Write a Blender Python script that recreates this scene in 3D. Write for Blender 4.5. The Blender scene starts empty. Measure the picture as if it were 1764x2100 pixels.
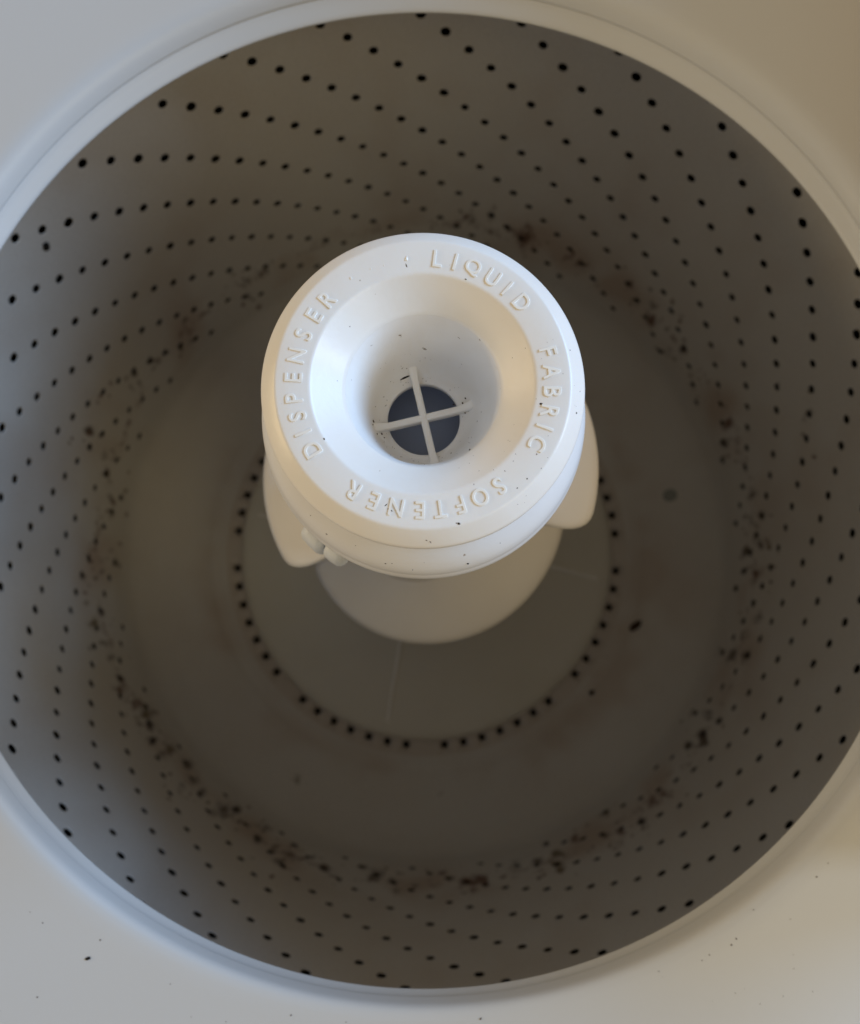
import bpy, bmesh, math, random
from mathutils import Matrix, Vector, noise

# ---------------------------------------------------------------- camera, world, light
CM = 0.01                                   # everything below is written in centimetres
sc = bpy.context.scene
C = sc.collection
R = math.radians

cam_d = bpy.data.cameras.new('camera')
cam = bpy.data.objects.new('camera', cam_d)
C.objects.link(cam)
sc.camera = cam
th, ro = 0.12624, 0.015936
right, up, fwd = Vector((1, 0, 0)), Vector((0, math.cos(th), math.sin(th))), Vector((0, math.sin(th), -math.cos(th)))
rc = right * math.cos(ro) + up * math.sin(ro)
uc = up * math.cos(ro) - right * math.sin(ro)
m = Matrix((rc, uc, -fwd)).transposed().to_4x4()
m.translation = Vector((0.242, -6.153, 32.651)) * CM
cam.matrix_world = m
cam_d.sensor_fit = 'HORIZONTAL'
cam_d.sensor_width = 36
cam_d.lens = 36 * 1695.9 / 1764
cam_d.clip_start = 0.01
cam_d.clip_end = 50
cam_d.dof.use_dof = True
cam_d.dof.focus_distance = 0.235
cam_d.dof.aperture_fstop = 14

w = bpy.data.worlds.new('World')
sc.world = w
w.use_nodes = True
bg = w.node_tree.nodes['Background']
bg.inputs[0].default_value = (0.378, 0.320, 0.243, 1)
bg.inputs[1].default_value = 1.0

sc.view_settings.view_transform = 'Standard'
sc.view_settings.look = 'None'
sc.view_settings.exposure = 0
sc.view_settings.gamma = 1
sc.cycles.max_bounces = 8
sc.cycles.diffuse_bounces = 5


def area(name, loc, target, sx, sy, power, col, spread=180):
    d = bpy.data.lights.new(name, 'AREA')
    d.shape = 'RECTANGLE'
    d.size, d.size_y = sx * CM, sy * CM
    d.energy, d.color = power, col
    d.spread = R(spread)
    o = bpy.data.objects.new(name, d)
    C.objects.link(o)
    o.location = Vector(loc) * CM
    z = (Vector(loc) - Vector(target)).normalized()
    x = Vector((0, 0, 1)).cross(z).normalized()
    y = z.cross(x)
    mm = Matrix((x, y, z)).transposed().to_4x4()
    mm.translation = Vector(loc) * CM
    o.matrix_world = mm
    return o


area('window_light', (219, -4, 121), (0, 0, 5), 22, 95, 18.5, (0.68, 0.82, 1.0))
area('cool_fill_light', (198, 92, 121), (0, 0, 5), 120, 95, 56, (0.29, 0.57, 1.0))  # added broad cool fill for the left of the panel, not a known window
area('room_light', (-200, 10, 44), (0, 0, 8), 130, 26, 14, (1.0, 0.77, 0.45))
area('warm_fill_light', (62, -50, 85), (8, -8, 0), 40, 40, 1.6, (1.0, 0.80, 0.42))  # added warm fill at front right, to make that side of the panel creamier

# ---------------------------------------------------------------- helpers
def mat(name, col, rough=0.45, spec=0.5, bump=0.0, bscale=60, var=0.0, vscale=4, tint=None, speck=None, sss=0.0, coat=0.0, grain=0.0):
    """Principled plastic or enamel: slow tint variation, fine relief and optional sparse dirt specks."""
    mt = bpy.data.materials.new(name)
    mt.use_nodes = True
    nt = mt.node_tree
    n, l = nt.nodes, nt.links
    p = n['Principled BSDF']
    p.inputs['Roughness'].default_value = rough
    p.inputs['Specular IOR Level'].default_value = spec
    p.inputs['Coat Weight'].default_value = coat
    p.inputs['Coat Roughness'].default_value = 0.2
    if sss:
        p.inputs['Subsurface Weight'].default_value = sss
        p.inputs['Subsurface Radius'].default_value = (0.004, 0.003, 0.002)
        p.inputs['Subsurface Scale'].default_value = 1.0
    tc = n.new('ShaderNodeTexCoord')

    def nz(scale, detail=4, rgh=0.55):
        t = n.new('ShaderNodeTexNoise')
        t.inputs['Scale'].default_value = scale
        t.inputs['Detail'].default_value = detail
        t.inputs['Roughness'].default_value = rgh
        l.new(tc.outputs['Object'], t.inputs['Vector'])
        return t

    def mix(fac, a, b):
        x = n.new('ShaderNodeMix')
        x.data_type = 'RGBA'
        if isinstance(fac, (int, float)):
            x.inputs[0].default_value = fac
        else:
            l.new(fac, x.inputs[0])
        for s, v in ((6, a), (7, b)):
            if isinstance(v, tuple):
                x.inputs[s].default_value = (*v, 1)
            else:
                l.new(v, x.inputs[s])
        return x.outputs[2]

    def ramp(src, a, b, c0=0.0, c1=1.0):
        x = n.new('ShaderNodeMapRange')
        x.inputs[1].default_value, x.inputs[2].default_value = a, b
        x.inputs[3].default_value, x.inputs[4].default_value = c0, c1
        l.new(src, x.inputs[0])
        return x.outputs[0]

    col_out = tuple(col)
    if var:
        tcol = tint or tuple(c * 0.8 for c in col)
        col_out = mix(ramp(nz(vscale, 5).outputs[0], 0.42, 0.72, 0, var), tuple(col), tuple(tcol))
    if speck:
        sp_scale, sp_thr, sp_col = speck
        col_out = mix(ramp(nz(sp_scale, 2, 0.5).outputs[0], sp_thr, sp_thr + 0.03), col_out, sp_col)
    if grain:
        # fine speckle of the glaze or moulding
        g = ramp(nz(900, 1, 0.5).outputs[0], 0.3, 0.7, 0, 1)
        sh = n.new('ShaderNodeMix')
        sh.data_type = 'RGBA'
        sh.blend_type = 'MULTIPLY'
        sh.inputs[0].default_value = 1.0
        if isinstance(col_out, tuple):
            sh.inputs[6].default_value = (*col_out, 1)
        else:
            l.new(col_out, sh.inputs[6])
        l.new(mix(g, (1 - grain,) * 3, (1.0, 1.0, 1.0)), sh.inputs[7])
        col_out = sh.outputs[2]
    if isinstance(col_out, tuple):
        p.inputs['Base Color'].default_value = (*col_out, 1)
    else:
        l.new(col_out, p.inputs['Base Color'])
    if bump:
        b = n.new('ShaderNodeBump')
        b.inputs['Strength'].default_value = bump
        b.inputs['Distance'].default_value = 0.001
        l.new(nz(bscale, 3).outputs[0], b.inputs['Height'])
        l.new(b.outputs[0], p.inputs['Normal'])
    return mt


def mesh(name, verts, faces, m, parent=None, smooth=True, loc=None):
    me = bpy.data.meshes.new(name)
    me.from_pydata([tuple(c * CM for c in v) for v in verts], [], faces)
    me.materials.append(m)
    if smooth:
        me.polygons.foreach_set('use_smooth', [True] * len(me.polygons))
    me.update()
    o = bpy.data.objects.new(name, me)
    C.objects.link(o)
    if parent:
        o.parent = parent
    if loc:
        o.location = Vector(loc) * CM
    return o


def sharp(o, deg=35):
    me = o.data
    bm = bmesh.new()
    bm.from_mesh(me)
    bmesh.ops.recalc_face_normals(bm, faces=bm.faces)
    for e in bm.edges:
        if len(e.link_faces) == 2 and e.calc_face_angle(0) > R(deg):
            e.smooth = False
    bm.to_mesh(me)
    bm.free()
    return o


def lathe(name, prof, m, parent=None, seg=128, deg=38, flip=False):
    """prof: (r, z) from the inside out; every ring a circle round the drum axis."""
    v, f = [], []
    for r, z in prof:
        for i in range(seg):
            a = 2 * math.pi * i / seg
            v.append((r * math.cos(a), r * math.sin(a), z))
    for j in range(len(prof) - 1):
        for i in range(seg):
            k = (i + 1) % seg
            q = (j * seg + i, j * seg + k, (j + 1) * seg + k, (j + 1) * seg + i)
            f.append(q[::-1] if flip else q)
    o = mesh(name, v, f, m, parent)
    me = o.data
    bm = bmesh.new()
    bm.from_mesh(me)
    for e in bm.edges:
        if len(e.link_faces) == 2 and e.calc_face_angle(0) > R(deg):
            e.smooth = False
    bm.to_mesh(me)
    bm.free()
    return o


def catmull(pts, n=6):
    """A smooth curve through (r, z) points."""
    out = []
    P = [pts[0]] + list(pts) + [pts[-1]]
    for i in range(1, len(P) - 2):
        p0, p1, p2, p3 = P[i - 1:i + 3]
        for k in range(n):
            t = k / n
            out.append(tuple(0.5 * (2 * b + (c - a) * t + (2 * a - 5 * b + 4 * c - d) * t * t + (3 * b - a - 3 * c + d) * t ** 3)
                             for a, b, c, d in zip(p0, p1, p2, p3)))
    out.append(tuple(pts[-1]))
    return out


def thing(name, label, cat, loc=(0, 0, 0), group=None):
    o = bpy.data.objects.new(name, None)
    C.objects.link(o)
    o.location = Vector(loc) * CM
    o.empty_display_size = 0.02
    o['label'], o['category'] = label, cat
    if group:
        o['group'] = group
    return o


def tag(o, label, cat, group=None):
    o['label'], o['category'] = label, cat
    if group:
        o['group'] = group
    return o


rnd = random.Random(7)

# ---------------------------------------------------------------- materials
PANEL = mat('white_enamel', (0.53, 0.54, 0.545), 0.36, 0.5, bump=0.05, bscale=260, var=0.12, vscale=6, tint=(0.52, 0.505, 0.46))
CAPM = mat('white_plastic', (0.82, 0.80, 0.765), 0.32, 0.5, bump=0.05, bscale=500, var=0.7, vscale=20, tint=(0.755, 0.695, 0.63),
           speck=(420, 0.765, (0.42, 0.34, 0.26)), sss=0.05)
FUNNEL = mat('worn_white_plastic', (0.86, 0.85, 0.835), 0.32, 0.45, bump=0.06, bscale=400, var=0.4, vscale=40, tint=(0.75, 0.71, 0.67),
             speck=(380, 0.725, (0.30, 0.25, 0.20)))
BARM = mat('bar_plastic', (0.87, 0.86, 0.84), 0.4, 0.45)
LUGM = mat('grey_lug_plastic', (0.66, 0.69, 0.72), 0.5, 0.4)
LETTERM = mat('raised_letter_plastic', (0.85, 0.815, 0.75), 0.4, 0.45)
COLLAR = mat('collar_plastic', (0.745, 0.745, 0.75), 0.33, 0.5, bump=0.05, bscale=300, var=0.5, vscale=22, tint=(0.67, 0.645, 0.63),
             speck=(360, 0.765, (0.35, 0.30, 0.26)))
AGIT = mat('aged_agitator_plastic', (0.74, 0.71, 0.67), 0.5, 0.4, bump=0.08, bscale=160, var=0.5, vscale=14, tint=(0.66, 0.62, 0.57),
           speck=(150, 0.79, (0.2, 0.15, 0.1)))
SKIRT = mat('agitator_skirt_plastic', (0.76, 0.74, 0.67), 0.5, 0.4, bump=0.05, bscale=120, var=0.5, vscale=9, tint=(0.67, 0.645, 0.54),
            speck=(60, 0.80, (0.2, 0.17, 0.13)))
RIB = mat('skirt_mould_line', (0.95, 0.94, 0.91), 0.5, 0.4)
DARK = mat('outer_tub_plastic', (0.055, 0.053, 0.052), 0.8, 0.2)
CUPM = mat('blue_grey_cup_plastic', (0.50, 0.59, 0.80), 0.6, 0.3)
BLACK = mat('dark_grime', (0.012, 0.010, 0.009), 0.8, 0.2)
BROWN = mat('brown_grime', (0.05, 0.030, 0.018), 0.8, 0.2)
GREYPLUG = mat('grey_plug', (0.27, 0.285, 0.265), 0.6, 0.3)


def basket_mat():
    """Grey porcelain; the painted 'stain' attribute carries grime deposits, plus broad rusty discolouring."""
    mt = mat('grey_porcelain', (0.585, 0.570, 0.545), 0.34, 0.45, bump=0.05, bscale=220, var=0.6, vscale=7, tint=(0.54, 0.50, 0.45),
             speck=(170, 0.80, (0.10, 0.08, 0.07)), grain=0.10)
    nt = mt.node_tree
    n, l = nt.nodes, nt.links
    p = n['Principled BSDF']
    src = p.inputs['Base Color'].links[0].from_socket
    at = n.new('ShaderNodeVertexColor')
    at.layer_name = 'stain'
    sep = n.new('ShaderNodeSeparateColor')
    l.new(at.outputs['Color'], sep.inputs[0])
    tc = n.new('ShaderNodeTexCoord')
    nzt = n.new('ShaderNodeTexNoise')
    nzt.inputs['Scale'].default_value = 180
    nzt.inputs['Detail'].default_value = 6
    nzt.inputs['Roughness'].default_value = 0.7
    l.new(tc.outputs['Object'], nzt.inputs['Vector'])
    mp = n.new('ShaderNodeMapping')
    mp.inputs['Scale'].default_value = (1, 1, 0.4)
    l.new(tc.outputs['Object'], mp.inputs[0])
    l.new(mp.outputs[0], nzt.inputs['Vector'])
    rmx = n.new('ShaderNodeMix')
    rmx.data_type = 'RGBA'
    l.new(at.outputs['Alpha'], rmx.inputs[0])
    l.new(src, rmx.inputs[6])
    rmx.inputs[7].default_value = (0.36, 0.25, 0.17, 1)
    cur = rmx.outputs[2]
    for ch, colr in ((0, (0.072, 0.048, 0.033)), (1, (0.115, 0.046, 0.024)), (2, (0.12, 0.08, 0.030))):
        # grime breaks up along the noise instead of ending in a soft disc
        mul = n.new('ShaderNodeMath')
        mul.operation = 'MULTIPLY_ADD'
        l.new(nzt.outputs[0], mul.inputs[0])
        mul.inputs[1].default_value = 1.6
        mul.inputs[2].default_value = -0.8
        add = n.new('ShaderNodeMath')
        add.operation = 'ADD'
        l.new(sep.outputs[ch], add.inputs[0])
        l.new(mul.outputs[0], add.inputs[1])
        rm = n.new('ShaderNodeMapRange')
        rm.interpolation_type = 'SMOOTHSTEP'
        rm.inputs[1].default_value, rm.inputs[2].default_value = 0.13, 0.74
        l.new(add.outputs[0], rm.inputs[0])
        gate = n.new('ShaderNodeMath')
        gate.operation = 'MULTIPLY'
        gate.use_clamp = True
        sc8 = n.new('ShaderNodeMath')
        sc8.operation = 'MULTIPLY'
        sc8.use_clamp = True
        l.new(sep.outputs[ch], sc8.inputs[0])
        sc8.inputs[1].default_value = 6.0
        l.new(rm.outputs[0], gate.inputs[0])
        l.new(sc8.outputs[0], gate.inputs[1])
        mx = n.new('ShaderNodeMix')
        mx.data_type = 'RGBA'
        l.new(gate.outputs[0], mx.inputs[0])
        l.new(cur, mx.inputs[6])
        mx.inputs[7].default_value = (*colr, 1)
        cur = mx.outputs[2]
    l.new(cur, p.inputs['Base Color'])
    return mt


BLOCKERM = mat('warm_bounce_cream', (0.80, 0.62, 0.36), 0.5, 0.4)  # cream chosen to bounce warm light onto the right of the panel
BASKET = basket_mat()

# ---------------------------------------------------------------- the washing machine: top panel, outer tub, and an added light blocker
washer = thing('washing_machine', 'white enamelled washing machine top with a round opening', 'washing machine', (0, 0, -62))


def wz(o):
    o.location.z = 62 * CM
    return o


SEG = 256
rings = [  # (radius, y offset, z): rolled lip of the opening, a fine crease, then the round edge of the tub cover below it
    (22.3, 0.0, -1.5), (21.3, 0.0, -1.25), (20.55, 0.08, -1.09), (20.42, 0.1, -1.04), (20.35, 0.1, -0.99), (20.33, 0.1, -0.93), (20.35, 0.11, -0.87), (20.42, 0.16, -0.78),
    (20.54, 0.26, -0.62), (20.63, 0.34, -0.50), (20.66, 0.375, -0.43), (20.675, 0.39, -0.40), (20.705, 0.422, -0.388), (20.70, 0.425, -0.372),
    (20.69, 0.41, -0.33), (20.715, 0.43, -0.24), (20.77, 0.47, -0.08), (20.84, 0.53, 0.10), (20.93, 0.59, 0.26), (21.05, 0.63, 0.375), (21.22, 0.665, 0.455), (21.5, 0.69, 0.493), (22.0, 0.7, 0.505)]
v, f = [], []
for r, yo, z in rings:
    for i in range(SEG):
        a = 2 * math.pi * i / SEG
        v.append((r * math.cos(a), yo + r * math.sin(a), z))
HX, HY0, HY1 = 36.0, -33.0, 47.0


def square_pt(a, s=1.0):
    c, sn = math.cos(a), math.sin(a)
    hy = HY1 if sn > 0 else -HY0
    k = min(HX / max(abs(c), 1e-6), hy / max(abs(sn), 1e-6))
    return k * c, k * sn


for fr, z in ((0.35, 0.505), (0.7, 0.505), (0.985, 0.505), (1.0, 0.2), (1.0, -3.5)):
    for i in range(SEG):
        a = 2 * math.pi * i / SEG
        sx, sy = square_pt(a)
        r0x, r0y = 22 * math.cos(a), 0.7 + 22 * math.sin(a)
        v.append((r0x + (sx - r0x) * fr, r0y + (sy - r0y) * fr, z))
nr = len(rings) + 5
for j in range(nr - 1):
    for i in range(SEG):
        k = (i + 1) % SEG
        f.append((j * SEG + i, j * SEG + k, (j + 1) * SEG + k, (j + 1) * SEG + i)[::-1])
top = wz(mesh('top_panel', v, f, PANEL, washer))
if top.data.polygons[len(top.data.polygons) // 2].normal.z < 0:
    top.data.flip_normals()

# cabinet sides, bottom closed
v = [(sx * (HX - .3), y, z) for z in (-3.4, -62) for sx, y in ((-1, HY0 + .3), (1, HY0 + .3), (1, HY1 - .3), (-1, HY1 - .3))]
wz(mesh('cabinet', v, [(0, 1, 5, 4), (1, 2, 6, 5), (2, 3, 7, 6), (3, 0, 4, 7), (4, 5, 6, 7)], PANEL, washer, smooth=False))
# dark outer tub that the basket turns in, seen only through the holes
wz(lathe('outer_tub', [(22.2, -1.55), (28.6, -2.75), (28.6, -50), (0.5, -52)], DARK, washer, 96))


def box_bm(x0, x1, y0, y1, z0, z1, bev=0.3, seg=3):
    bm = bmesh.new()
    bmesh.ops.create_cube(bm, size=1)
    for vv in bm.verts:
        vv.co = Vector(((x0 + x1) / 2 + vv.co.x * (x1 - x0), (y0 + y1) / 2 + vv.co.y * (y1 - y0), (z0 + z1) / 2 + vv.co.z * (z1 - z0)))
    bmesh.ops.bevel(bm, geom=bm.edges[:], offset=bev, segments=seg, affect='EDGES', profile=0.5)
    return bm


def bm_obj(name, bm, m, parent=None, smooth=True):
    for vv in bm.verts:
        vv.co *= CM
    me = bpy.data.meshes.new(name)
    bm.to_mesh(me)
    bm.free()
    me.materials.append(m)
    if smooth:
        me.polygons.foreach_set('use_smooth', [True] * len(me.polygons))
    o = bpy.data.objects.new(name, me)
    C.objects.link(o)
    if parent:
        o.parent = parent
    return o


BLOCKERH = 15.5
light_blocker = wz(sharp(bm_obj('light_blocker', box_bm(24.6, 26.4, -14.3, 44.0, 0.51, BLOCKERH, 0.5), BLOCKERM, washer), 50))  # added unseen block, sized to shade the panel's right side and the flights

# ---------------------------------------------------------------- wash basket
basket = thing('wash_basket', 'grey perforated wash tub with rust brown grime round its lower wall', 'wash tub', (0, 0, -50))


def bz(o):
    o.location.z = 50 * CM
    return o


# (angle, height, radius, strength, kind) of each grime clump: 0 dark, 1 rust, 2 ochre
STAINS = [(148.3, -30.8, 0.41, 0.7, 0), (147.8, -32.2, 0.3, 0.5, 0), (145.3, -32.4, 0.36, 0.6, 0), (142.7, -33.9, 0.36, 0.8, 0), (151.7, -29.9, 0.34, 0.6, 0),
    (152.5, -31.3, 0.29, 0.6, 0), (154.3, -30.9, 0.46, 0.4, 0), (154.1, -29.1, 0.34, 0.4, 0), (164.1, -27.3, 0.44, 0.9, 0), (166.6, -28.1, 0.24, 0.6, 0),
    (166.8, -31.0, 0.52, 0.6, 0), (165.7, -32.5, 0.47, 0.4, 0), (169.6, -32.5, 0.41, 0.8, 0), (170.7, -33.4, 0.48, 0.6, 0), (173.2, -33.9, 0.48, 0.5, 0),
    (172.6, -36.4, 0.31, 0.7, 0), (175.8, -34.8, 0.42, 0.8, 0), (178.5, -33.8, 0.36, 0.6, 0), (184.8, -33.5, 0.47, 0.4, 0), (184.9, -35.9, 0.43, 0.6, 0),
    (185.0, -31.0, 0.29, 0.7, 0), (187.8, -29.5, 0.34, 0.8, 0), (192.3, -30.0, 0.45, 0.5, 2), (195.7, -30.7, 0.57, 0.8, 2), (193.9, -32.5, 0.35, 0.8, 0),
    (124.4, -31.0, 0.35, 0.5, 0), (121.9, -32.8, 0.48, 0.5, 0), (125.8, -32.8, 0.72, 0.4, 0), (127.1, -35.1, 0.37, 0.6, 0), (132.4, -30.5, 0.47, 0.3, 0), (62.0,
    -32.3, 0.48, 0.5, 1), (52.0, -30.7, 0.58, 0.6, 1), (49.6, -32.3, 0.42, 0.5, 0), (46.7, -31.3, 0.53, 0.6, 0), (45.4, -33.2, 0.72, 0.8, 1), (37.4, -32.6,
    0.42, 0.9, 0), (39.1, -35.3, 0.62, 0.5, 0), (43.1, -34.8, 0.37, 0.4, 0), (31.5, -35.4, 0.43, 0.4, 0), (21.8, -32.6, 0.59, 1, 1), (19.2, -34.7, 0.49, 0.8,
    0), (16.5, -36.3, 0.43, 0.5, 0), (8.7, -32.0, 0.52, 0.7, 0), (10.6, -33.7, 0.36, 0.4, 0), (4.6, -30.9, 0.46, 0.8, 0), (4.4, -32.9, 0.59, 0.5, 0), (4.7,
    -36.7, 0.37, 0.5, 0), (1.5, -32.1, 0.41, 0.7, 0), (358.9, -34.1, 0.54, 1, 0), (359.6, -31.5, 0.46, 0.7, 0), (0.3, -30.4, 0.45, 0.5, 1), (355.4, -34.8, 0.36,
    0.7, 0), (354.8, -32.3, 0.58, 0.9, 1), (355.6, -29.5, 0.39, 0.6, 0), (352.6, -31.0, 0.34, 0.6, 0), (352.6, -36.4, 0.43, 0.6, 0), (349.9, -32.3, 0.35, 0.5,
    0), (347.3, -30.7, 0.51, 0.6, 0), (346.5, -33.7, 0.35, 0.6, 0), (16.6, -20.0, 0.3, 0.6, 0), (18.7, -19.8, 0.25, 0.4, 0), (199.3, -31.6, 0.61, 0.6, 0),
    (201.7, -32.2, 0.54, 0.5, 0), (205.5, -32.4, 0.54, 0.7, 0), (207.7, -31.1, 0.6, 0.7, 1), (210.3, -33.1, 0.77, 0.7, 1), (212.7, -34.1, 0.78, 0.7, 2), (213.3,
    -31.5, 0.53, 0.5, 2), (215.0, -33.6, 0.62, 0.8, 0), (217.7, -32.2, 0.53, 0.8, 0), (220.0, -34.5, 0.78, 0.6, 2), (220.3, -31.8, 0.6, 0.7, 0), (223.9, -35.2,
    0.63, 0.9, 0), (226.9, -34.0, 0.54, 0.6, 0), (226.7, -30.7, 0.59, 0.4, 0), (229.7, -32.8, 0.46, 0.7, 0), (234.2, -33.3, 0.92, 0.8, 0), (235.8, -35.2, 0.47,
    1, 0), (233.1, -31.2, 0.37, 0.6, 0), (238.7, -33.5, 0.46, 0.6, 0), (241.7, -35.3, 0.71, 0.7, 0), (241.8, -32.2, 0.53, 0.9, 0), (245.1, -31.1, 0.52, 0.8, 0),
    (246.9, -29.9, 0.51, 0.8, 0), (247.7, -32.3, 0.6, 0.5, 0), (247.9, -34.7, 0.39, 0.7, 0), (251.2, -33.7, 0.38, 0.7, 0), (253.8, -32.2, 0.6, 0.8, 0), (255.3,
    -31.1, 0.59, 0.6, 0), (260.0, -34.9, 0.39, 0.8, 0), (262.3, -33.4, 0.76, 0.9, 0), (265.3, -32.7, 0.53, 0.7, 0), (268.4, -35.8, 0.47, 0.5, 0), (265.8, -30.9,
    0.66, 0.5, 2), (268.9, -32.2, 0.45, 0.7, 0), (275.0, -33.5, 0.38, 0.9, 0), (274.0, -34.8, 0.47, 0.6, 1), (278.0, -32.2, 0.75, 1, 1), (280.0, -32.1, 0.75, 1,
    1), (278.6, -30.4, 0.88, 0.5, 1), (286.3, -34.2, 0.54, 0.6, 0), (289.9, -33.2, 0.53, 0.8, 0), (289.6, -30.9, 0.59, 0.5, 1), (293.3, -32.8, 0.61, 0.8, 2),
    (292.8, -30.9, 0.52, 1, 2), (292.7, -29.2, 0.5, 0.7, 2), (292.6, -36.7, 0.32, 0.8, 0), (297.3, -34.7, 0.62, 0.6, 1), (304.3, -35.9, 0.55, 0.8, 2), (301.8,
    -31.5, 0.45, 0.7, 0), (303.9, -30.2, 0.59, 0.7, 1), (302.1, -28.7, 0.64, 0.5, 1), (307.7, -29.3, 0.43, 0.7, 0), (311.3, -31.3, 0.75, 0.7, 1), (313.3, -30.5,
    0.74, 0.6, 1), (308.5, -31.8, 0.9, 0.3, 1), (319.4, -30.7, 0.89, 0.3, 1), (322.5, -33.4, 0.54, 0.8, 0), (325.2, -32.4, 0.61, 1, 0), (324.4, -31.4, 0.6, 0.8,
    0), (328.5, -36.9, 0.41, 0.8, 0), (329.0, -33.6, 0.62, 0.7, 0), (328.8, -31.0, 0.37, 0.7, 0), (340.7, -36.9, 0.41, 0.7, 0), (340.3, -34.0, 0.63, 0.8, 0),
    (340.6, -31.1, 0.6, 0.8, 0), (85.4, -31.8, 0.64, 0.5, 1), (82.9, -30.3, 0.78, 0.4, 0), (72.8, -32.0, 1.12, 0.7, 1), (79.6, -29.6, 0.46, 0.5, 0), (76.2,
    -31.0, 0.47, 0.6, 0)]

srnd = random.Random(31)
STAINS = [(a, z, r_ * 0.88, s, k) for a, z, r_, s, k in STAINS]
for _ in range(330):                        # fine flecks between the clumps
    near_ = srnd.choice(STAINS[:139])
    STAINS.append(((near_[0] + srnd.gauss(0, 3.2)) % 360, near_[1] + srnd.gauss(0, 1.7), srnd.uniform(0.10, 0.24), srnd.uniform(0.45, 0.85), srnd.choice((0, 0, 1, 1, 2))))
STAIN_BIN = {}
for s in STAINS:
    STAIN_BIN.setdefault(int(s[0] // 10) % 36, []).append(s)


def stain_at(a_deg, z, r=26.0):
    """grime strength (dark, rust, ochre) at an angle and height on the wall"""
    out = [0.0, 0.0, 0.0]
    b = int(a_deg // 10) % 36
    wob = noise.noise(Vector((a_deg * 0.8, z * 0.7, 3.1)))
    wob2 = noise.noise(Vector((a_deg * 0.25, z * 0.8, 9.4)))
    for bb in (b - 1, b, b + 1):
        for s in STAIN_BIN.get(bb % 36, ()):
            da = (a_deg - s[0] + 180) % 360 - 180
            dx, dz = da * math.pi / 180 * r, z - s[1]
            d = math.hypot(dx, dz * 0.42) / (s[2] * (1.25 + 0.7 * wob))
            if d < 2:
                g = 0.9 * s[3] * math.exp(-1.7 * d * d)
                if s[4] == 0:
                    out[0] = max(out[0], g)
                else:
                    out[s[4]] = max(out[s[4]], g)
                    out[0] = max(out[0], 0.7 * s[3] * math.exp(-4.5 * d * d))
    # a faint broken tide line between the clumps
    band = math.exp(-((z + 32.0 + 1.2 * wob2) / 1.5) ** 2)
    out[1] = max(out[1], band * max(0, 0.16 + 0.4 * wob2))
    return out


def paint(o, fn):
    ca = o.data.color_attributes.new('stain', 'FLOAT_COLOR', 'POINT')
    data = []
    for vv in o.data.vertices:
        co = vv.co / CM
        a = math.degrees(math.atan2(co.y, co.x)) % 360
        c_ = list(fn(a, co))
        data += c_ if len(c_) == 4 else c_ + [0.0]
    ca.data.foreach_set('color', data)


HOLE_A0, GAM, RW = 28.5, 1.3409, 26.0
K0, K1 = -1, 20                     # rows of holes
Z_TOP = -9.45 - GAM * (K0 - 0.5)    # upper edge of the first row of cells
NSUB = 6
# square ring of 24 border points of a cell, u along the angle, w down
border = [(i, 0) for i in range(6)] + [(6, i) for i in range(6)] + [(6 - i, 6) for i in range(6)] + [(0, 6 - i) for i in range(6)]


def basket_wall():
    nz_rows = (K1 - K0 + 1) * NSUB
    na = 120 * NSUB
    v, f = [], []
    idx = {}

    def gp(ia, iz):
        key = (ia % na, iz)
        if key not in idx:
            a = R(HOLE_A0 - 1.5 + (ia % na) * 3.0 / NSUB)
            idx[key] = len(v)
            v.append((RW * math.cos(a), RW * math.sin(a), Z_TOP - iz * GAM / NSUB))
        return idx[key]

    for ci in range(120):
        for k in range(K0, K1 + 1):
            row = k - K0
            # cell ci is centred on HOLE_A0 + 3*ci ; holes of row k sit at HOLE_A0 + 12 n - 3 k
            hole = (ci + k) % 4 == 0
            ia, iz = ci * NSUB, row * NSUB
            if not hole:
                for a in range(NSUB):
                    for b in range(NSUB):
                        f.append((gp(ia + a, iz + b), gp(ia + a, iz + b + 1), gp(ia + a + 1, iz + b + 1), gp(ia + a + 1, iz + b)))
                continue
            ac = HOLE_A0 + 3 * ci
            zc = Z_TOP - (row + 0.5) * GAM
            outer = [gp(ia + u, iz + w_) for u, w_ in border]
            jit = rnd.uniform(0.93, 1.07)
            loops = [outer]
            for rad, dr in ((0.42, 0.0), (0.30 * jit, 0.0), (0.28 * jit, 0.012), (0.27 * jit, 0.05)):
                lp = []
                for u, w_ in border:
                    t = math.atan2(-(w_ - 3), (u - 3))
                    aa = R(ac) + rad * math.cos(t) / RW
                    lp.append(len(v))
                    rr = RW + dr
                    v.append((rr * math.cos(aa), rr * math.sin(aa), zc + rad * (1.3 if rad < 0.4 else 1.12) * math.sin(t)))
                loops.append(lp)
            for la, lb in zip(loops, loops[1:]):
                for q in range(24):
                    q2 = (q + 1) % 24
                    f.append((la[q], lb[q], lb[q2], la[q2]))
    return v, f


v, f = basket_wall()
wall = bz(mesh('perforated_wall', v, f, BASKET, basket))


def rust(co):
    n1 = noise.noise(Vector((co.x * 0.16, co.y * 0.16, co.z * 0.10 + 4)))
    n2 = noise.noise(Vector((co.x * 0.5, co.y * 0.5, co.z * 0.3 + 2)))
    return n1 + 0.5 * n2


def wall_stain(a, co):
    low = math.exp(-((co.z + 32.5) / 3.5) ** 2)
    return stain_at(a, co.z) + [min(0.6, max(0.0, low * (0.12 + 0.8 * rust(co))) + max(0.0, 0.25 * rust(co)))]


paint(wall, wall_stain)

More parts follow.
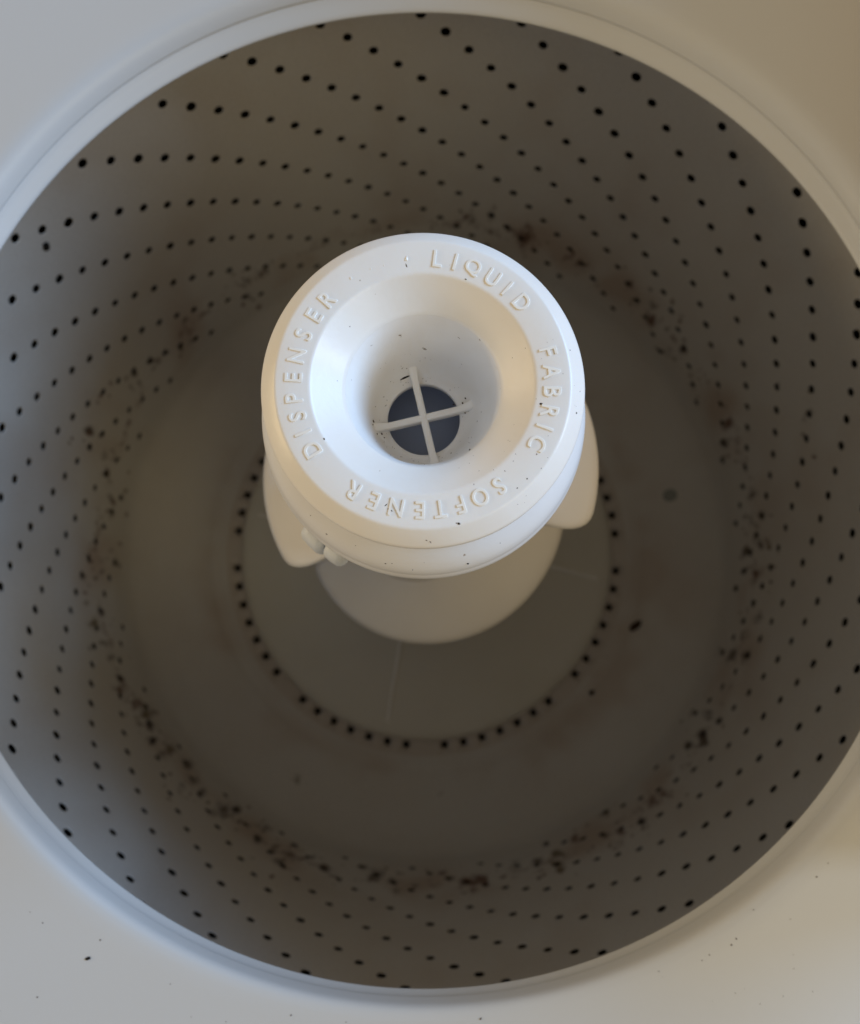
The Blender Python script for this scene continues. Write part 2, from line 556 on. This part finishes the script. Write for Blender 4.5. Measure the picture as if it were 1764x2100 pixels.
# plain band above the holes and the rolled ring at the very top
upper = bz(lathe('upper_wall', [(25.6, -3.2), (25.9, -3.3), (26.0, -3.6), (26.0, Z_TOP)], BASKET, basket, 180))
paint(upper, lambda a, co: (0, 0, 0))
bz(lathe('balance_ring', [(25.0, -4.6), (24.7, -4.0), (24.9, -3.3), (25.6, -3.05), (26.6, -3.1), (26.9, -3.6), (26.9, -6.5), (26.25, -6.6)], PANEL, basket, 180))

# dished floor below the holes
Z_BOT = Z_TOP - (K1 - K0 + 1) * GAM
FLOOR = catmull([(26.0, Z_BOT), (25.95, -38.3), (25.6, -39.6), (24.6, -41.0), (23.0, -42.1), (21.4, -42.95), (20.2, -43.55)], 5)
FLOOR += [(19.9, -43.78), (19.6, -43.88), (18.65, -44.3)]
FL_BLOBS = [  # x, y, radius, strength, kind
    (-11.1, -20.4, 0.55, 0.55, 2), (8.9, -20.7, 0.25, 0.7, 0), (1.5, -21.7, 0.22, 0.5, 1), (16.4, -9.5, 0.5, 0.3, 1)]


def floor_stain(a, co):
    if co.z > -38.5:
        s = stain_at(a, co.z)
    else:
        s = [0, 0, 0]
    for x, y, r_, st, kd in FL_BLOBS:
        d = math.hypot(co.x - x, co.y - y) / r_
        if d < 2:
            s[kd] = max(s[kd], st * math.exp(-1.6 * d * d))
    rr = math.hypot(co.x, co.y)
    arc = math.exp(-((rr - 20.2) / 1.1) ** 2)
    side = max(0.0, math.cos(R(a - 335))) ** 2
    rs = rust(co)
    speck_ = noise.noise(Vector((co.x * 1.9, co.y * 1.9, 7.7)))
    s[1] = max(s[1], arc * max(0, 0.10 * rs + 0.3 * (speck_ - 0.3)))
    s = list(s) + [0.5 * min(0.8, max(0.0, arc * (0.25 + 0.8 * rs)) + side * max(0.0, 0.25 + 0.7 * rs) * math.exp(-((rr - 20.5) / 2.6) ** 2) + max(0.0, 0.3 * rs))]
    return s


v, f = [], []
NF = 360
prof = []
for (r0, z0), (r1, z1) in zip(FLOOR, FLOOR[1:]):
    prof.append((r0, z0))
prof.append(FLOOR[-1])
fine = []
for (r0, z0), (r1, z1) in zip(prof, prof[1:]):
    n_ = max(1, int(math.hypot(r1 - r0, z1 - z0) / 0.3))
    fine += [(r0 + (r1 - r0) * i / n_, z0 + (z1 - z0) * i / n_) for i in range(n_)]
fine.append(prof[-1])
fl = bz(lathe('dished_floor', fine, BASKET, basket, NF))
paint(fl, floor_stain)

# ring of drain holes round the agitator: 64 places, every eighth blank
RB, NB = 17.78, 64
v, f = [], []
zin, zout = -44.85, -44.3
rin_, rout_ = 16.9, 18.65


def zb(r):
    return zin + (zout - zin) * (r - rin_) / (rout_ - rin_)


def ring_pt(r, a):
    v.append((r * math.cos(a), r * math.sin(a), zb(r)))
    return len(v) - 1


idx = {}


def gb(i, j):
    key = (i % (NB * 4), j)
    if key not in idx:
        idx[key] = ring_pt(rin_ + (rout_ - rin_) * j / 4, R(0.5) + 2 * math.pi * (i - 2) / (NB * 4))
    return idx[key]


bord4 = [(i, 0) for i in range(4)] + [(4, i) for i in range(4)] + [(4 - i, 4) for i in range(4)] + [(0, 4 - i) for i in range(4)]
for c in range(NB):
    if c % 8 == 0:
        for i in range(4):
            for j in range(4):
                f.append((gb(c * 4 + i, j), gb(c * 4 + i, j + 1), gb(c * 4 + i + 1, j + 1), gb(c * 4 + i + 1, j)))
        continue
    a0 = R(0.5) + 2 * math.pi * c / NB
    la = [gb(c * 4 + i, j) for i, j in bord4]
    for rad, dz in ((0.36, 0), (0.33, -0.06), (0.33, -0.7)):
        lb = []
        for i, j in bord4:
            t = math.atan2(j - 2, i - 2)
            x = RB + rad * math.sin(t)
            y = rad * math.cos(t)
            ca, sa = math.cos(a0), math.sin(a0)
            v.append((x * ca - y * sa, x * sa + y * ca, zb(RB) + rad * math.sin(t) * 0.31 + dz))
            lb.append(len(v) - 1)
        for q in range(16):
            f.append((la[q], lb[q], lb[(q + 1) % 16], la[(q + 1) % 16]))
        la = lb
rng = bz(mesh('drain_ring', v, f, BASKET, basket))
paint(rng, lambda a, co: (0.0, 0.05, 0.0, 0.3))
bz(lathe('sump', [(16.95, -44.84), (16.9, -46.5), (2, -46.6)], DARK, basket, 64))


def disc_on_floor(name, x, y, rad, m, parent, h=0.08, n=20):
    rr = math.hypot(x, y)
    z0 = None
    for (r0, za), (r1, zb_) in zip(fine, fine[1:]):
        if min(r0, r1) <= rr <= max(r0, r1):
            t = (rr - r0) / (r1 - r0)
            z0 = za + (zb_ - za) * t
            sl = (zb_ - za) / (r1 - r0)
    v_ = []
    for k, (fr, hh) in enumerate(((1.0, -0.05), (1.0, h * 0.6), (0.85, h), (0.0, h))):
        for i in range(n):
            t = 2 * math.pi * i / n
            dx, dy = rad * fr * math.cos(t), rad * fr * math.sin(t)
            dr = (dx * x + dy * y) / rr
            v_.append((x + dx - sl * hh * x / rr, y + dy - sl * hh * y / rr, z0 + sl * dr + hh))
    f_ = []
    for k in range(3):
        for i in range(n):
            f_.append((k * n + i, k * n + (i + 1) % n, (k + 1) * n + (i + 1) % n, (k + 1) * n + i))
    return mesh(name, v_, f_, m, parent), z0


o, _ = disc_on_floor('drain_plug', 22.2, 5.25, 0.58, GREYPLUG, basket, 0.03)
bz(o)


def blob(name, bm_loc, size, m, parent, seed, flat=0.5, rot=0.0, nrm=(0, 0, 1), smooth=True):
    """an irregular crumb lying on a surface"""
    r_ = random.Random(seed)
    bm = bmesh.new()
    bmesh.ops.create_icosphere(bm, subdivisions=2, radius=1)
    off = Vector((r_.uniform(0, 50), r_.uniform(0, 50), 0))
    for vv in bm.verts:
        d = 1 + 0.45 * noise.noise(vv.co * 1.3 + off) + 0.2 * noise.noise(vv.co * 3.5 + off)
        vv.co = vv.co * d
        vv.co = Vector((vv.co.x * size[0], vv.co.y * size[1], vv.co.z * flat * size[1]))
    q = Vector(nrm).to_track_quat('Z', 'Y').to_matrix() @ Matrix.Rotation(rot, 3, 'Z')
    for vv in bm.verts:
        vv.co = q @ vv.co + Vector(bm_loc)
    return bm_obj(name, bm, m, parent, smooth)


ang = R(146.6)
chip = bz(blob('enamel_chip', (25.97 * math.cos(ang), 25.97 * math.sin(ang), -11.9), (0.36, 0.24), BLACK, basket, 3, 0.12,
               R(75), (-math.cos(ang), -math.sin(ang), 0)))
spot = bz(blob('floor_spot', (15.2, -12.75, -43.75), (0.28, 0.26), BLACK, basket, 5, 0.25))

lint = blob('lint_clump', (19.15, -6.65, -43.42), (0.72, 0.30), BROWN, None, 11, 0.6, R(-35), (-0.35, 0.12, 0.93))
tag(lint, 'dark clump of wet lint lying on the tub floor right of the agitator', 'lint')

# ---------------------------------------------------------------- agitator
agit = thing('agitator', 'tall beige plastic agitator with curved flights and wide grey base', 'agitator', (0, 0, -46))


def az(o):
    o.location.z = 46 * CM
    return o


barrel = catmull([(4.25, 6.9), (3.9, 6.3), (3.6, 5), (3.5, 2), (3.5, -5), (3.8, -12), (4.6, -18), (5.2, -24), (5.8, -30)], 5)
az(lathe('barrel', barrel, AGIT, agit, 96, flip=True))
skirt = catmull([(5.85, -30), (6.6, -34), (8.4, -38.2), (11.2, -41.2), (14.4, -43.1), (16.6, -44.0), (17.15, -44.35)], 6) + [(17.25, -44.5), (17.2, -44.75)]
az(lathe('base_skirt', skirt, SKIRT, agit, 160, flip=True))


def skirt_z(r):
    for (r0, z0), (r1, z1) in zip(skirt, skirt[1:]):
        if r0 <= r <= r1 and r1 > r0:
            return z0 + (z1 - z0) * (r - r0) / (r1 - r0)
    return -44.5


for a0, a1 in ((255.5, 258.3), (352.6, 351.4), (78, 80), (168, 169)):
    v, f = [], []
    N = 14
    for i in range(N + 1):
        t = i / N
        r_ = 6.4 + (16.0 - 6.4) * t
        a = R(a0 + (a1 - a0) * t)
        hgt = 0.42 * min(1, (1 - t) * 4, t * 6 + 0.3)
        ca, sa = math.cos(a), math.sin(a)
        for off_, h in ((-0.19, -0.03), (-0.13, hgt), (0.13, hgt), (0.19, -0.03)):
            v.append((r_ * ca - off_ * sa, r_ * sa + off_ * ca, skirt_z(r_) + h))
    for i in range(N):
        for j in range(3):
            b = i * 4 + j
            f.append((b, b + 4, b + 5, b + 1))
    az(mesh('mould_line', v, f, RIB, agit))


def flight(name, a0, a1, z0, z1, rout, m, l0=9, l1=9, rin=3.3, thick=0.55, rise=0.5, bow=0.0, rout1=None):
    """curved blade round the barrel between two angles, with rounded ends"""
    NA = max(20, int(abs(a1 - a0) / 2.2))
    NR = 9
    v, f = [], []
    ts = []
    for i in range(NA + 1):
        t = i / NA
        ts.append(t)
    # crowd the samples near both ends so that the round tips are smooth
    ts = [0.5 - 0.5 * math.cos(math.pi * t) for t in ts]
    sec = 2 * NR + 2
    for t in ts:
        a = a0 + (a1 - a0) * t
        d0, d1 = abs(a - a0), abs(a1 - a)
        k = 1.0
        for d, L in ((d0, l0), (d1, l1)):
            if L and d < L:
                k = min(k, max(0.0, (1 - ((L - d) / L) ** 2.6)) ** (1 / 2.6))
        ro_ = rout + ((rout1 or rout) - rout) * t
        ro_ = rin + 0.05 + (ro_ - rin - 0.05) * k
        zc = z0 + (z1 - z0) * t + bow * math.sin(math.pi * t)
        ca, sa = math.cos(R(a)), math.sin(R(a))
        pts = []
        for j in range(NR + 1):
            s = j / NR
            r_ = rin + (ro_ - rin) * (1 - (1 - s) ** 1.5)
            hh = thick / 2 * math.sqrt(max(0.0, 1 - max(0.0, (s - 0.75) / 0.25) ** 2))
            zz = zc + rise * (1 - s) ** 1.6
            pts.append((r_, zz + hh, zz - hh))
        for r_, zt, _ in pts:
            v.append((r_ * ca, r_ * sa, zt))
        for r_, _, zl in reversed(pts):
            v.append((r_ * ca, r_ * sa, zl - 0.002))
    for i in range(NA):
        for j in range(sec - 1):
            b = i * sec + j
            f.append((b, b + 1, b + sec + 1, b + sec))
    f.append(tuple(range(sec)))
    f.append(tuple(NA * sec + j for j in reversed(range(sec))))
    o = mesh(name, v, f, m, agit)
    sharp(o, 80)
    return az(o)


flight('flight', 221.5, 96, -3.7, -3.4, 7.2, AGIT, 11, 14)
flight('flight', -24.5, 84, -2.2, 0.2, 7.35, AGIT, 12, 14, rout1=7.2)
flight('flight', 196, 361, -20.5, -12.6, 7.75, AGIT, 12, 12, rin=3.5, rise=2.6, bow=-0.3)
flight('flight', 20, 180, -18.5, -10.6, 7.75, AGIT, 12, 12, rin=3.5, rise=2.6, bow=-0.3)

# two pale lugs that hold the dispenser, left under its collar
for k, (a, r_, z_, sx) in enumerate(((224.5, 5.10, 4.3, 0.56), (234.5, 5.0, 4.5, 0.42))):
    bm = bmesh.new()
    bmesh.ops.create_uvsphere(bm, u_segments=20, v_segments=12, radius=1)
    rot = Matrix.Rotation(R(a), 3, 'Z')
    for vv in bm.verts:
        c_ = Vector((math.copysign(abs(vv.co.x) ** 0.5, vv.co.x) * 0.7, math.copysign(abs(vv.co.y) ** 0.5, vv.co.y) * sx, vv.co.z * 1.3))
        vv.co = rot @ (c_ + Vector((r_ - 0.35, 0, 0))) + Vector((0, 0, z_))
    az(bm_obj('lug', bm, LUGM, agit))

# ---------------------------------------------------------------- softener dispenser on top of the agitator
disp = thing('softener_dispenser', 'round white liquid fabric softener dispenser cap with raised lettering on the agitator', 'dispenser', (0, 0, 6.8))


def dz(o):
    o.location.z = -6.8 * CM
    return o


cap = [(2.12, 10.65), (2.15, 10.72), (2.22, 10.78), (2.6, 11.1), (2.93, 11.375), (2.97, 11.41), (3.01, 11.43), (3.06, 11.44), (3.5, 11.45), (3.86, 11.45), (3.91, 11.44),
       (3.96, 11.41), (4.30, 11.06), (4.345, 11.01), (4.37, 10.95), (4.37, 10.72), (4.35, 10.66), (4.30, 10.63), (4.0, 10.63)]
dz(lathe('cap', cap, CAPM, disp, 192, 60, flip=False))
fun = catmull([(2.125, 10.66), (2.05, 10.40), (1.95, 9.97), (1.84, 9.38), (1.74, 8.75), (1.64, 8.15), (1.51, 7.70), (1.33, 7.40), (1.16, 7.25)], 6)
fun += [(1.135, 7.22), (1.13, 7.12), (1.16, 6.9), (1.6, 6.9)]
dz(lathe('funnel', fun, FUNNEL, disp, 160, 60, flip=True))
col = catmull([(3.9, 9.5), (4.08, 9.22), (4.28, 9.02), (4.45, 8.88), (4.62, 8.71), (4.78, 8.48), (4.88, 8.25), (4.93, 8.02)], 6)
col += [(4.93, 7.99), (4.90, 7.95), (4.89, 7.90), (4.92, 7.84), (4.98, 7.68), (5.0, 7.58), (5.0, 7.2), (4.99, 7.08), (4.95, 7.02), (4.2, 6.95)]
dz(lathe('collar', col, COLLAR, disp, 192, 60, flip=True))
dz(lathe('cup', [(1.62, 6.88), (3.0, 6.5), (3.1, 5.3), (0.02, 5.2)], CUPM, disp, 64))


def bar(name, ang, zt, m):
    """rounded bar across the funnel, its ends curving up into the wall"""
    v, f = [], []
    N = 24
    sec = [(-0.10, -0.40), (-0.115, -0.08), (-0.10, -0.02), (-0.06, 0.0), (0.06, 0.0), (0.10, -0.02), (0.115, -0.08), (0.10, -0.40)]
    ca, sa = math.cos(ang), math.sin(ang)
    for i in range(N + 1):
        s = -1.66 + 3.32 * i / N
        up_ = 0.42 * max(0.0, (abs(s) - 0.95) / 0.7) ** 2
        wd = 1.0 + 0.5 * max(0.0, (abs(s) - 1.2) / 0.45)
        for y_, z_ in sec:
            v.append((s * ca - y_ * wd * sa, s * sa + y_ * wd * ca, zt + up_ + z_))
    n_ = len(sec)
    for i in range(N):
        for j in range(n_):
            a_, b_ = i * n_ + j, i * n_ + (j + 1) % n_
            f.append((a_, b_, b_ + n_, a_ + n_))
    f.append(tuple(range(n_)))
    f.append(tuple(N * n_ + j for j in reversed(range(n_))))
    return dz(sharp(mesh(name, v, f, m, disp), 60))


bar('cross_bar', R(-76), 7.52, BARM)
bar('cross_bar', R(14.6), 7.507, BARM)
# little crescent drain slot at the back of the funnel floor
v, f = [], []
for i in range(9):
    a = R(108 + 15 * i / 8)
    wd = 0.022 * math.sin(math.pi * (i + 0.4) / 8.8)
    for r_, z_ in ((1.40 - wd, 7.50 - wd * 1.2), (1.40 + wd, 7.50 + wd * 1.4)):
        v.append((r_ * math.cos(a), r_ * math.sin(a), z_ + 0.012))
for i in range(8):
    f.append((2 * i, 2 * i + 1, 2 * i + 3, 2 * i + 2))
so = mesh('drain_slot', v, f, BLACK, disp)
sm = so.modifiers.new('thickness', 'SOLIDIFY')
sm.thickness = 0.0003
dz(so)

# (letter, angle round the cap, radius)
LETTERS = [('L', 84.3, 3.3), ('I', 76.3, 3.33), ('Q', 67.9, 3.33), ('U', 57.8, 3.36), ('I', 49.6, 3.33), ('D', 40.3, 3.35), ('F', 14.8, 3.41), ('A', 5.5, 3.45),
    ('B', -3.7, 3.44), ('R', -12.9, 3.46), ('I', -20.2, 3.54), ('C', -28.1, 3.48), ('S', -53.6, 3.47), ('O', -63.3, 3.45), ('F', -72.5, 3.45), ('T', -81.5,
    3.42), ('E', -90.3, 3.4), ('N', -100.7, 3.4), ('E', -110.8, 3.4), ('R', -121.2, 3.39), ('D', -146.9, 3.38), ('I', -155.3, 3.41), ('S', -163.2, 3.4), ('P',
    -171.7, 3.4), ('E', 179.0, 3.39), ('N', 169.0, 3.46), ('S', 158.8, 3.38), ('E', 148.9, 3.34), ('R', 139.3, 3.36)]
capobj = [o for o in disp.children if o.name == 'cap'][0]
glyphs = {}
dg = None
for ch in sorted({l_[0] for l_ in LETTERS}):
    cu = bpy.data.curves.new('letter', 'FONT')
    cu.body = ch
    cu.align_x = 'CENTER'
    cu.align_y = 'CENTER'
    cu.size = 0.66 * CM
    cu.extrude = 0.010 * CM
    cu.bevel_depth = 0.012 * CM
    cu.bevel_resolution = 2
    cu.offset = -0.001 * CM
    cu.resolution_u = 5
    to = bpy.data.objects.new('letter', cu)
    C.objects.link(to)
    bpy.context.view_layer.update()
    me = bpy.data.meshes.new_from_object(to.evaluated_get(bpy.context.evaluated_depsgraph_get()))
    # centre the glyph on its own box
    xs = [q.co.x for q in me.vertices]
    ys = [q.co.y for q in me.vertices]
    cx, cy = (min(xs) + max(xs)) / 2, (min(ys) + max(ys)) / 2
    hgt = max(ys) - min(ys)
    for q in me.vertices:
        q.co.x = (q.co.x - cx) * 0.86
        q.co.y = (q.co.y - cy) * (0.47 * CM / hgt)
    me.materials.clear()
    me.materials.append(LETTERM)
    glyphs[ch] = me
    bpy.data.objects.remove(to)
for ch, a, r_ in LETTERS:
    o = bpy.data.objects.new('letter', glyphs[ch])
    C.objects.link(o)
    o.parent = capobj
    o.location = Vector((3.42 * math.cos(R(a)), 3.42 * math.sin(R(a)), 11.455)) * CM
    o.rotation_euler = (0, 0, R(a - 90))


def flecks(name, spots, m, parent, zfun, seed):
    """tiny specks of dirt, too small to pick apart"""
    bm_all = bmesh.new()
    r_ = random.Random(seed)
    for x, y, s, asp in spots:
        bm = bmesh.new()
        bmesh.ops.create_icosphere(bm, subdivisions=1, radius=1)
        rot = Matrix.Rotation(r_.uniform(0, 3.14), 3, 'Z')
        z_ = zfun(x, y)
        for vv in bm.verts:
            c_ = vv.co * (1 + r_.uniform(-0.3, 0.3))
            vv.co = rot @ Vector((c_.x * s * asp, c_.y * s, c_.z * s * 0.45)) + Vector((x, y, z_))
        me = bpy.data.meshes.new('t')
        bm.to_mesh(me)
        bm.free()
        bm_all.from_mesh(me)
        bpy.data.meshes.remove(me)
    o = bm_obj(name, bm_all, m, parent, False)
    o['kind'] = 'stuff'
    return o


def prof_z(prof):
    def fn(x, y):
        r_ = math.hypot(x, y)
        for (r0, z0), (r1, z1) in zip(prof, prof[1:]):
            if min(r0, r1) <= r_ <= max(r0, r1) and abs(r1 - r0) > 1e-6:
                return z0 + (z1 - z0) * (r_ - r0) / (r1 - r0)
        return prof[-1][1]
    return fn


czf = prof_z(cap[:15])
cs = [(-2.56, -1.58, .028, 1), (4.08, -0.72, .030, 1), (-0.80, -3.42, .018, 5), (-0.9, -3.3, .014, 4), (0.99, -3.75, .03, 1.5), (0.93, -3.74, .018, 1),
      (-2.33, 0.15, .015, 1), (-2.01, 1.61, .018, 1), (3.12, -0.55, .034, 1.5), (-0.5, 3.2, .016, 4), (3.9, 0.95, .018, 1.4), (0.25, -4.2, .012, 7),
      (0.15, -4.17, .01, 5), (2.75, -2.55, .02, 1.3), (2.5, -2.8, .016, 1), (3.0, -1.9, .018, 1), (3.2, 0.45, .02, 1.4), (1.1, 2.85, .018, 1.6)]
for _ in range(34):
    a, r2 = rnd.uniform(-1.2, 0.4), rnd.uniform(2.3, 4.2)
    cs.append((r2 * math.cos(a), r2 * math.sin(a), rnd.uniform(.006, .012), rnd.uniform(1, 2)))
dz(flecks('dirt_flecks', cs, BROWN, disp, czf, 3))
fzf = prof_z(fun[:-3])
cs = [(1.22, 0.50, .05, 1), (1.30, 0.62, .03, 1.3), (1.40, 0.24, .035, 1.2), (-1.30, -0.55, .04, 1.2), (-1.42, -0.62, .03, 1), (-1.22, -0.66, .025, 1.2), (-1.55, -0.22, .03, 2), (0.97, 0.36, .035, 1), (0.93, 0.50, .025, 1.2), (1.30, -1.62, .03, 1.6), (1.15, 0.42, .018, 1), (1.3, 0.2, .03, 1.2), (-1.42, -0.48, .03, 1.4), (-1.55, -.35, .02, 1.8)]
for _ in range(70):
    a, r2 = rnd.uniform(-3.14, 3.14), rnd.uniform(1.2, 1.75) ** 1
    cs.append((r2 * math.cos(a), r2 * math.sin(a), rnd.uniform(.006, .015), rnd.uniform(1, 1.6)))
dz(flecks('dirt_flecks', cs, BROWN, disp, fzf, 4))
# a moulding nub left of the first word, and the weak traces of worn marks beyond it
nub = flecks('moulding_marks', [(-0.50, 3.40, .055, 1.5), (-1.98, 2.83, .04, 1.3), (-1.45, 3.1, .025, 1.2), (-1.1, 3.2, .02, 1.4)], LETTERM, disp, czf, 9)
dz(nub)
czc = prof_z(col[:43])
cs = []
for a, r2, s in ((-1.28, 4.78, .03), (-1.75, 4.7, .016), (-1.79, 4.74, .02), (-2.35, 4.6, .016), (-2.2, 4.7, .022), (-1.05, 4.6, .012), (-1.62, 4.8, .015), (-2.0, 4.55, .012), (-1.55, 4.6, .01)):
    cs.append((r2 * math.cos(a), r2 * math.sin(a), s, 1.3))
dz(flecks('dirt_flecks', cs, BLACK, disp, czc, 5))

# ---------------------------------------------------------------- specks on the top panel
speck = blob('dirt_speck', (-12.02, -18.76, 0.52), (0.10, 0.055), BLACK, None, 21, 0.5, R(15))
tag(speck, 'small black speck of dirt on the white panel at lower left', 'dirt speck')
ps = [(2.38, -20.62, .03, 1.6), (-14.27, -17.18, .02, 1), (-13.78, -17.56, .024, 1.2), (-11.62, -18.12, .03, 1.1), (-8.48, -18.53, .03, 1), (-8.97, -19.6, .02, 1), (-13.78, -20.12, .03, 1),
      (-4.52, -20.6, .03, 1), (15.26, -15.01, .022, 1), (14.82, -15.5, .03, 1), (12.43, -16.7, .02, 1.4), (11.76, -17.72, .026, 1.5), (11.58, -17.94, .03, 1.2), (10.76, -18.3, .018, 1.5),
      (10.49, -18.5, .018, 1.3), (8.89, -18.9, .02, 1.2)]
for _ in range(10):
    ps.append((rnd.uniform(9, 16.5), rnd.uniform(-20.5, -16.5), rnd.uniform(.008, .016), 1.3))
for _ in range(14):
    ps.append((rnd.uniform(-16, 2), rnd.uniform(-21.5, -20.5), rnd.uniform(.008, .016), 1.3))
ps = [q for q in ps if math.hypot(q[0], q[1] - 0.7) > 21.3]
wz(flecks('dirt_specks', ps, BROWN, washer, lambda x, y: 0.51, 8))
